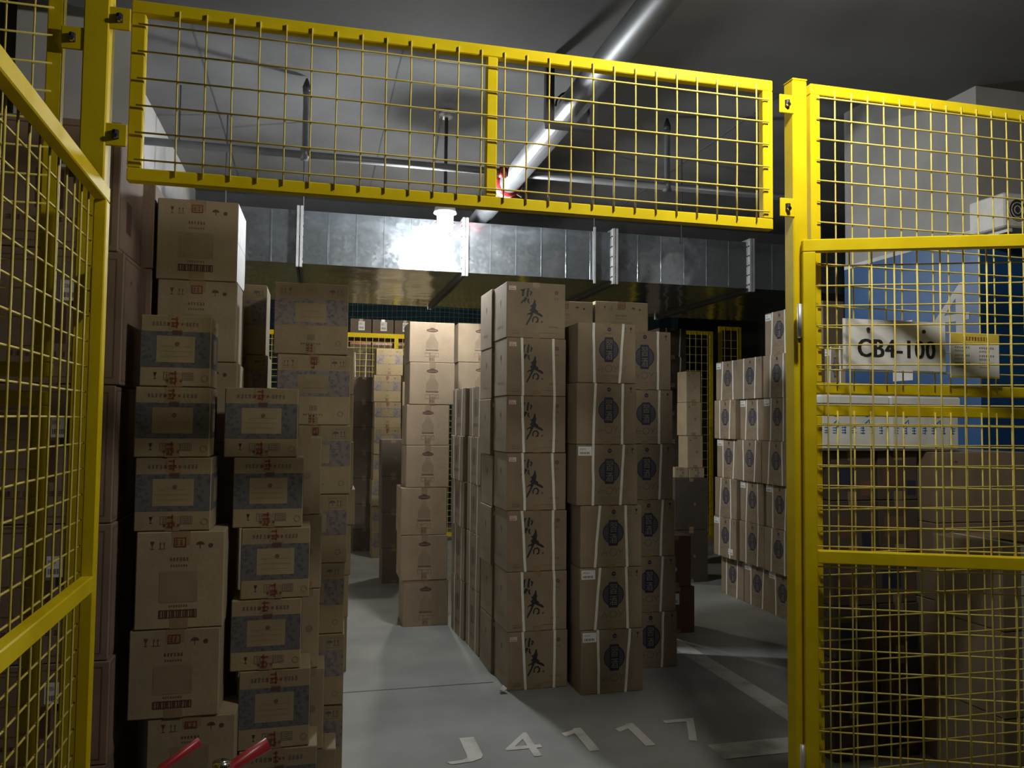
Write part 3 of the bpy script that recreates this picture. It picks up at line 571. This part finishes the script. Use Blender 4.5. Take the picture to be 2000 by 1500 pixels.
stack(t_lilac, 'printed_carton', 8.83, .3, [(735, 787, 681), (730, 783, 733), (731, 783, 785), (730, 783, 836), (729, 781, 887), (726, 779, 937), (726, 779, 988), (726, 779, 1038)], 'small bright banded carton', 'in the far lit stack', 'far lit stack')
stack(t_side, 'plain_carton', 9.3, .3, [(791, 840, 692), (786, 836, 746), (788, 838, 800), (788, 838, 853), (788, 838, 905), (788, 838, 957), (788, 838, 1010)], 'pale carton', 'in the sliver beside the far lit stack', 'far sliver stack', kws=[dict(mat='card_pale')]*7)
# -- centre group: brush-lettered stack and the strapped ones behind it
GA = math.radians(2.4)
ztop = [2.305, 1.982, 1.650, 1.326, .998, .655, .322, 0]
fx0 = [1.047, 1.050, 1.052, 1.058, 1.064, 1.066, 1.072]
for i in range(7):
    carton(t_spring, 'lettered_carton', fx0[i], fx0[i]+.353, 4.372+S.uniform(0, .01), .30, ztop[i+1], ztop[i], GA*.5, i, f'black brush-lettered carton, {ORD[i]} in the front centre stack', 'brush-lettered front stack')
    o = S.uniform(-.008, .008)
    zz = [2.31, 1.95, 1.64, 1.30, .99, .64, .33, 0]
    carton(t_spring, 'lettered_carton', fx0[i]-.02+o, fx0[i]+.365+o*.3, 4.69, .30, zz[i+1], zz[i], GA*.5, i, f'brush-lettered carton, {ORD[i]} directly behind the front centre stack', 'brush-lettered rear stack')
zr = [1.735, 1.40, 1.085, .765, .40, 0]
for c_, (ya, yb) in enumerate(((5.03, 5.40), (5.42, 5.80))):
    for i in range(5):
        o = S.uniform(-.012, .012); X = 1.035-.04*c_+o
        wv = yb-ya
        r = empty('strapped_carton', (X+.15, (ya+yb)/2, zr[i+1]), -math.pi/2+math.radians(3+S.uniform(-1, 1)))
        tag(r, f'brown twine-strapped carton, {ORD[i]} in the ' + ('nearer' if c_ == 0 else 'farther') + ' side-facing aisle column', 'carton', 'strapped side-facing columns'); t_strapped(r, wv-.006, .30, zr[i]-zr[i+1]-.0022, i)
# -- round-logo cartons
rows = [(1129, 1242, 631), (1127, 1243, 748), (1127, 1246, 868), (1134, 1253, 987), (1133, 1254, 1108), (1135, 1256, 1229)]
stack(t_circle, 'round_logo_carton', 4.22, .34, rows, 'round blue-logo carton', 'in the front stack right of the brush lettering', 'front round-logo stack', kws=[dict(), dict(), dict(lab=True), dict(), dict(lab=True), dict(lab=True)])
rows = [(1200, 1311, 646), (1203, 1314, 761), (1204, 1315, 867), (1207, 1318, 976), (1209, 1320, 1087), (1211, 1323, 1196)]
stack(t_circle, 'round_logo_carton', 4.59, .3, rows, 'round blue-logo carton', 'in the stack half hidden behind the front one', 'second round-logo stack')
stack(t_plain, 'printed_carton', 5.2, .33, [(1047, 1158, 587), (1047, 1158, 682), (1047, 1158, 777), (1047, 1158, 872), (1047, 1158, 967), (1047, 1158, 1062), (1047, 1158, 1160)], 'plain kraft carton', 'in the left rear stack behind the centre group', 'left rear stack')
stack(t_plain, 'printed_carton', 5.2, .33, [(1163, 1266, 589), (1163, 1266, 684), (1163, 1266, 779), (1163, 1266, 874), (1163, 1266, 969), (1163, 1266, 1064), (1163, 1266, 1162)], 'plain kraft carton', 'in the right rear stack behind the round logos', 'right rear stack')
# -- dim things between the centre group and the right row
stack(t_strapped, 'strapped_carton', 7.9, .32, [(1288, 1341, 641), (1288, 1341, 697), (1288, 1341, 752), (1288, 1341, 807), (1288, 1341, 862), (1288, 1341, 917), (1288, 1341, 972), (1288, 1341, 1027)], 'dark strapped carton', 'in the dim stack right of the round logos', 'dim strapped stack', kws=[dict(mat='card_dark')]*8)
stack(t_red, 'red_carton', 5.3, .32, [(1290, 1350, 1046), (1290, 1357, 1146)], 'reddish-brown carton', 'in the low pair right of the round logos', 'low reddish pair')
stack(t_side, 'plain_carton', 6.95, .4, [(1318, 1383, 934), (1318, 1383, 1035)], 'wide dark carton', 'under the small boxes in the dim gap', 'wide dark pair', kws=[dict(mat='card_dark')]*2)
zb = atY(1350, 934, 6.95).z
stack(t_side, 'flat_carton', 7.0, .2, [(1318, 1345, 913)], 'small flat pale carton', 'on the dark carton, left one', 'small boxes', floor=zb, kws=[dict(mat='card_pale')])
stack(t_side, 'small_carton', 7.0, .2, [(1341, 1369, 725), (1341, 1370, 786), (1343, 1373, 851), (1346, 1376, 914)], 'small tagged carton', 'in the little column in the dim gap', 'small boxes', floor=zb, kws=[dict(mat='card_pale')]*4)
# -- right hand row, faces turned to the aisle
XR = 3.5; ys = [6.52, 6.13, 5.735, 5.345, 4.955]
nmc = ['farthest', 'second farthest', 'middle', 'second nearest', 'nearest']
for c_, yf in enumerate(ys):
    n = 6; ph = 2.055/6
    zt = [ph*(n-i) for i in range(n)]+[0]
    if c_ in (2, 3): zt = [zt[0]+ph]+zt
    for i in range(len(zt)-1):
        o = S.uniform(-.022, .022) + (.0 if zt[i] > .4 else .05)
        hw = .19 if c_ < 4 else .118
        r = empty('round_logo_carton', (XR+.19+o, yf-hw, zt[i+1]), -math.pi/2+math.radians(S.uniform(-1.5, 1.5)))
        tag(r, f'round-logo carton, {ORD[i]} in the {nmc[c_]} column of the right row', 'carton', 'right hand round-logo row')
        t_circle(r, hw*2-.003, .36, zt[i]-zt[i+1]-.0022, i, lab=(i+c_) % 2 == 0, low=(i == 4 and c_ == 0))
# -- cage on the right, behind the gate
for c_, (xa, xb) in enumerate(((2.25, 2.48), (2.49, 2.72))):
    zt = [1.384, 1.16, .92, .69, .46, .23, 0]
    for i in range(6):
        o = S.uniform(-.015, .015)
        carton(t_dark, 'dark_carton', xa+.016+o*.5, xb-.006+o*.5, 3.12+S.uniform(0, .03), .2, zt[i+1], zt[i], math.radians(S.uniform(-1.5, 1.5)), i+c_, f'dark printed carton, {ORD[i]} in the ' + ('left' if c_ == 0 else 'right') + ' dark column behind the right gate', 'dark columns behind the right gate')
for i, (z1, z0) in enumerate(((1.384, 1.06), (1.06, .71), (.71, .355), (.355, 0))):
    carton(t_side, 'brown_carton', 2.75, 3.3, 3.06, .4, z0, z1, math.radians(S.uniform(-1, 1)), i, f'wide brown carton, {ORD[i]} in the stack below the right foam box', 'brown stack behind the right gate', mat='card_kraft')
for i, (z1, z0) in enumerate(((1.03, .69), (.69, .35), (.35, 0))):
    r = carton(t_side, 'brown_carton', 2.66, 3.14, 2.62, .36, z0, z1, math.radians(S.uniform(-1, 1)), i, f'brown carton, {ORD[i]} in the nearest stack behind the right gate', 'nearest brown stack', mat='card_kraft')
    strap(r, .48, .36, z1-z0-.0022, .1, .1)
pb = MB().box((-.2, -.06, 0), (.2, .06, .03), 'wood').build('wooden_board', bevel=.003, loc=(3.0, 2.74, 1.031)); pb.rotation_euler = (0, 0, .12)
tag(pb, 'pale wooden board lying on the nearest brown cartons', 'board')
# foam boxes
for i, (xa, xb) in enumerate(((2.185, 2.535), (2.548, 2.925))):
    r = empty('foam_box', ((xa+xb)/2, 3.21, 1.386)); tag(r, 'white foam box with blue lettering, ' + ('left of the pair behind the fence' if i == 0 else 'right of the pair behind the fence'), 'box', 'foam boxes')
    w_ = xb-xa; MB().box((-w_/2, -.11, 0), (w_/2, .11, .205), 'foam_white').build('tub', r, bevel=.012)
    MB().box((-w_/2-.004, -.116, .206), (w_/2+.004, .116, .25), 'foam_white').build('lid', r, bevel=.008)
    q = Print('f', w_, .22, .205)
    for u in (.22, .68): q.disc(w_*u, .165, .014, 'ink_cobalt', 1, 10); q.stroke([(w_*u-.012, .12), (w_*u+.01, .14), (w_*u+.014, .11)], .008, 'ink_cobalt')
    for u in (.05, .17, .3, .45, .58, .72, .86): q.marks(w_*u, .075, w_*(u+.09), .11, 1, 'ink_cobalt', 1, int(u*50)+i)
    q.build('print', r)
# small white box fan unit on the column
r = empty('wall_fan', (3.62, 3.425, 2.53)); tag(r, 'white box fan unit on the big column above the blue paint', 'fan')
MB().box((-.20, -.115, 0), (.24, .115, .18), 'casing_white').build('casing', r, bevel=.008)
MB().tube([(-.125, -.113, .09), (-.125, -.12, .09)], .055, 'dark_steel', 28).build('fan_opening', r)
for R_ in (.02, .038, .055): MB().tube([(-.125+R_*math.cos(i*math.pi/14), -.123, .09+R_*math.sin(i*math.pi/14)) for i in range(29)], .002, 'casing_white', 5).build('grille_ring', r)
for s_ in (-.15, .2): MB().box((s_-.012, -.1, -.02), (s_+.012, .13, 0), 'casing_white').build('support_bracket', r)

# ------------------------------------------------------------------ far fence, cartons and netting
bfz = 2.53
bf = empty('far_fence', (0, 10, 0)); tag(bf, 'far yellow mesh fence behind the lit stacks', 'fence')
MB().box((-1.1, -.02, bfz), (4.2, .02, bfz+.055), 'yellow_paint').build('top_rail', bf)
MB().box((-1.1, -.02, .05), (4.2, .02, .1), 'yellow_paint').build('bottom_rail', bf)
for X in (-1.1, .97, 2.6, 4.15): MB().box((X-.025, -.02, .1), (X+.025, .02, bfz), 'yellow_paint').build('stile', bf)
q = MB()
for X in [(-1.05+.075*i) for i in range(70)]: q.tube([(X, -.024, .1), (X, -.024, bfz)], .0035, 'yellow_wire', 4, False)
for z in [.15+.075*i for i in range(32)]: q.tube([(-1.1, -.024, z), (4.2, -.024, z)], .0035, 'yellow_wire', 4, False)
q.build('wire_mesh', bf)['kind'] = 'stuff'
xs = [atY(x, 640, 10.25).x for x in (683, 726, 769, 812)]
zc = [2.79, 2.36, 1.9, 1.43, .95, .48, 0]
for c_ in range(3):
    for i in range(6):
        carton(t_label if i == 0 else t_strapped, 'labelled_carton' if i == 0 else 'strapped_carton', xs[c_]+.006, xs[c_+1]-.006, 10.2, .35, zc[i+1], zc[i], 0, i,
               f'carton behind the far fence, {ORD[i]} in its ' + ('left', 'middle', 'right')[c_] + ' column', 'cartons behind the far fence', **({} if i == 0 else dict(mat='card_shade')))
tarp = empty('tarpaulin', (0, 11.6, 0)); tag(tarp, 'dark teal sheet hanging across the back with pale netting', 'tarpaulin')
n = 60; vs = []; fs = []
for i in range(n+1):
    X = -1.0+6.6*i/n; yy = .03*math.sin(X*6)+.02*math.sin(X*14)
    vs += [(X, yy, 0), (X, yy, 3.6), (X, yy+.01, 3.6), (X, yy+.01, 0)]
for i in range(n):
    b = i*4; fs += [(b, b+4, b+5, b+1), (b+1, b+5, b+6, b+2), (b+2, b+6, b+7, b+3), (b+3, b+7, b+4, b)]
q = MB(); q.add(vs, fs, 'tarp_teal'); q.build('sheet', tarp)
q = MB()
for i in range(46): X = -.5+.07*i; q.tube([(X, -.09, 0), (X+.01, -.09, 3.6)], .0035, 'net_cord', 4, False)
for i in range(28):
    z = 1.4+.075*i; q.tube([(-.6+.4*k, -.09, z+.02*math.sin(k*.9+i)+.006*k) for k in range(9)], .0035, 'net_cord', 4, False)
q.build('net', tarp)['kind'] = 'stuff'
# yellow gate frame far right
a0 = atY(1358, 650, 9.5); a1 = atY(1393, 640, 9.5); a2 = atY(1404, 640, 9.5)
g = empty('far_gate_frame', (a1.x, 9.5, 0)); tag(g, 'far yellow mesh gate frame in the dim gap beside the right row', 'gate')
mesh_panel(g, -.75, .0, 0, 2.72, [], [], 0, fw=.05)
q = MB()
for i in range(8): q.tube([(-.68+.085*i, -.004, .1), (-.68+.085*i, -.004, 2.7)], .004, 'yellow_wire', 4, False)
for i in range(24): q.tube([(-.73, -.004, .2+.105*i), (-.02, -.004, .2+.105*i)], .004, 'yellow_wire', 4, False)
q.build('wire_mesh', g)['kind'] = 'stuff'
g = empty('far_mesh_fence', (a2.x, 9.55, 0)); tag(g, 'far yellow fence panel right of the far gate frame', 'fence panel')
mesh_panel(g, .03, .36, 0, 2.80, [], [], 0, fw=.05)
q = MB()
for i in range(3): q.tube([(.11+.095*i, -.004, .1), (.11+.095*i, -.004, 2.78)], .004, 'yellow_wire', 4, False)
for i in range(24): q.tube([(.05, -.004, .2+.105*i), (.34, -.004, .2+.105*i)], .004, 'yellow_wire', 4, False)
q.build('wire_mesh', g)['kind'] = 'stuff'

# ------------------------------------------------------------------ small things
# red hand cart at the doorway: two handle bars with grips just inside the frame
hc = empty('hand_cart', (-.2, 2.12, 0)); tag(hc, 'red tubular hand cart whose handle bars rise at the lower left', 'hand cart')
MB().box((-.2, -.12, .09), (.2, .3, .115), 'red_paint').build('platform', hc, bevel=.006)
for sx in (-.16, .16):
    for sy in (-.06, .24):
        wv = MB().tube([(sx-.015, sy, .045), (sx+.015, sy, .045)], .045, 'black_rubber', 18).build('wheel', hc, True)
        MB().box((sx-.02, sy-.012, .045), (sx+.02, sy+.012, .09), 'dark_steel').build('fork', wv)
MB().tube([(-.19, -.1, .11), (-.185, -.06, .5), (-.155, .08, .618), (-.07, .10, .668)], .0115, 'red_paint', 10).build('handle_bar', hc, True)
MB().tube([(.0, -.1, .11), (.0, -.05, .5), (.01, .08, .605), (.10, .10, .648)], .0175, 'red_paint', 10).build('handle_bar', hc, True)
MB().box((.02, .0, .55), (.11, .05, .6), 'red_paint').build('latch_plate', hc, bevel=.008)
MB().tube([(-.012, .06, .60), (-.012, .06, .628)], .022, 'chrome', 14).build('clamp', hc, True)
# paper scrap by the centre stack
q = MB(); c0 = Vector((1.043, 4.35, 0)); rr = random.Random(4)
vs = [(c0.x+.028*math.cos(a)*rr.uniform(.6, 1.1), c0.y+.028*math.sin(a)*rr.uniform(.6, 1.1), .004+.03*rr.random()) for a in [i*math.pi/4 for i in range(8)]]+[(c0.x, c0.y, .045), (c0.x, c0.y, .001)]
q.add(vs, [(i, (i+1) % 8, 8) for i in range(8)]+[((i+1) % 8, i, 9) for i in range(8)], 'paper_white'); tag(q.build('paper_scrap'), 'crumpled white paper scrap on the floor at the centre stack corner', 'litter')
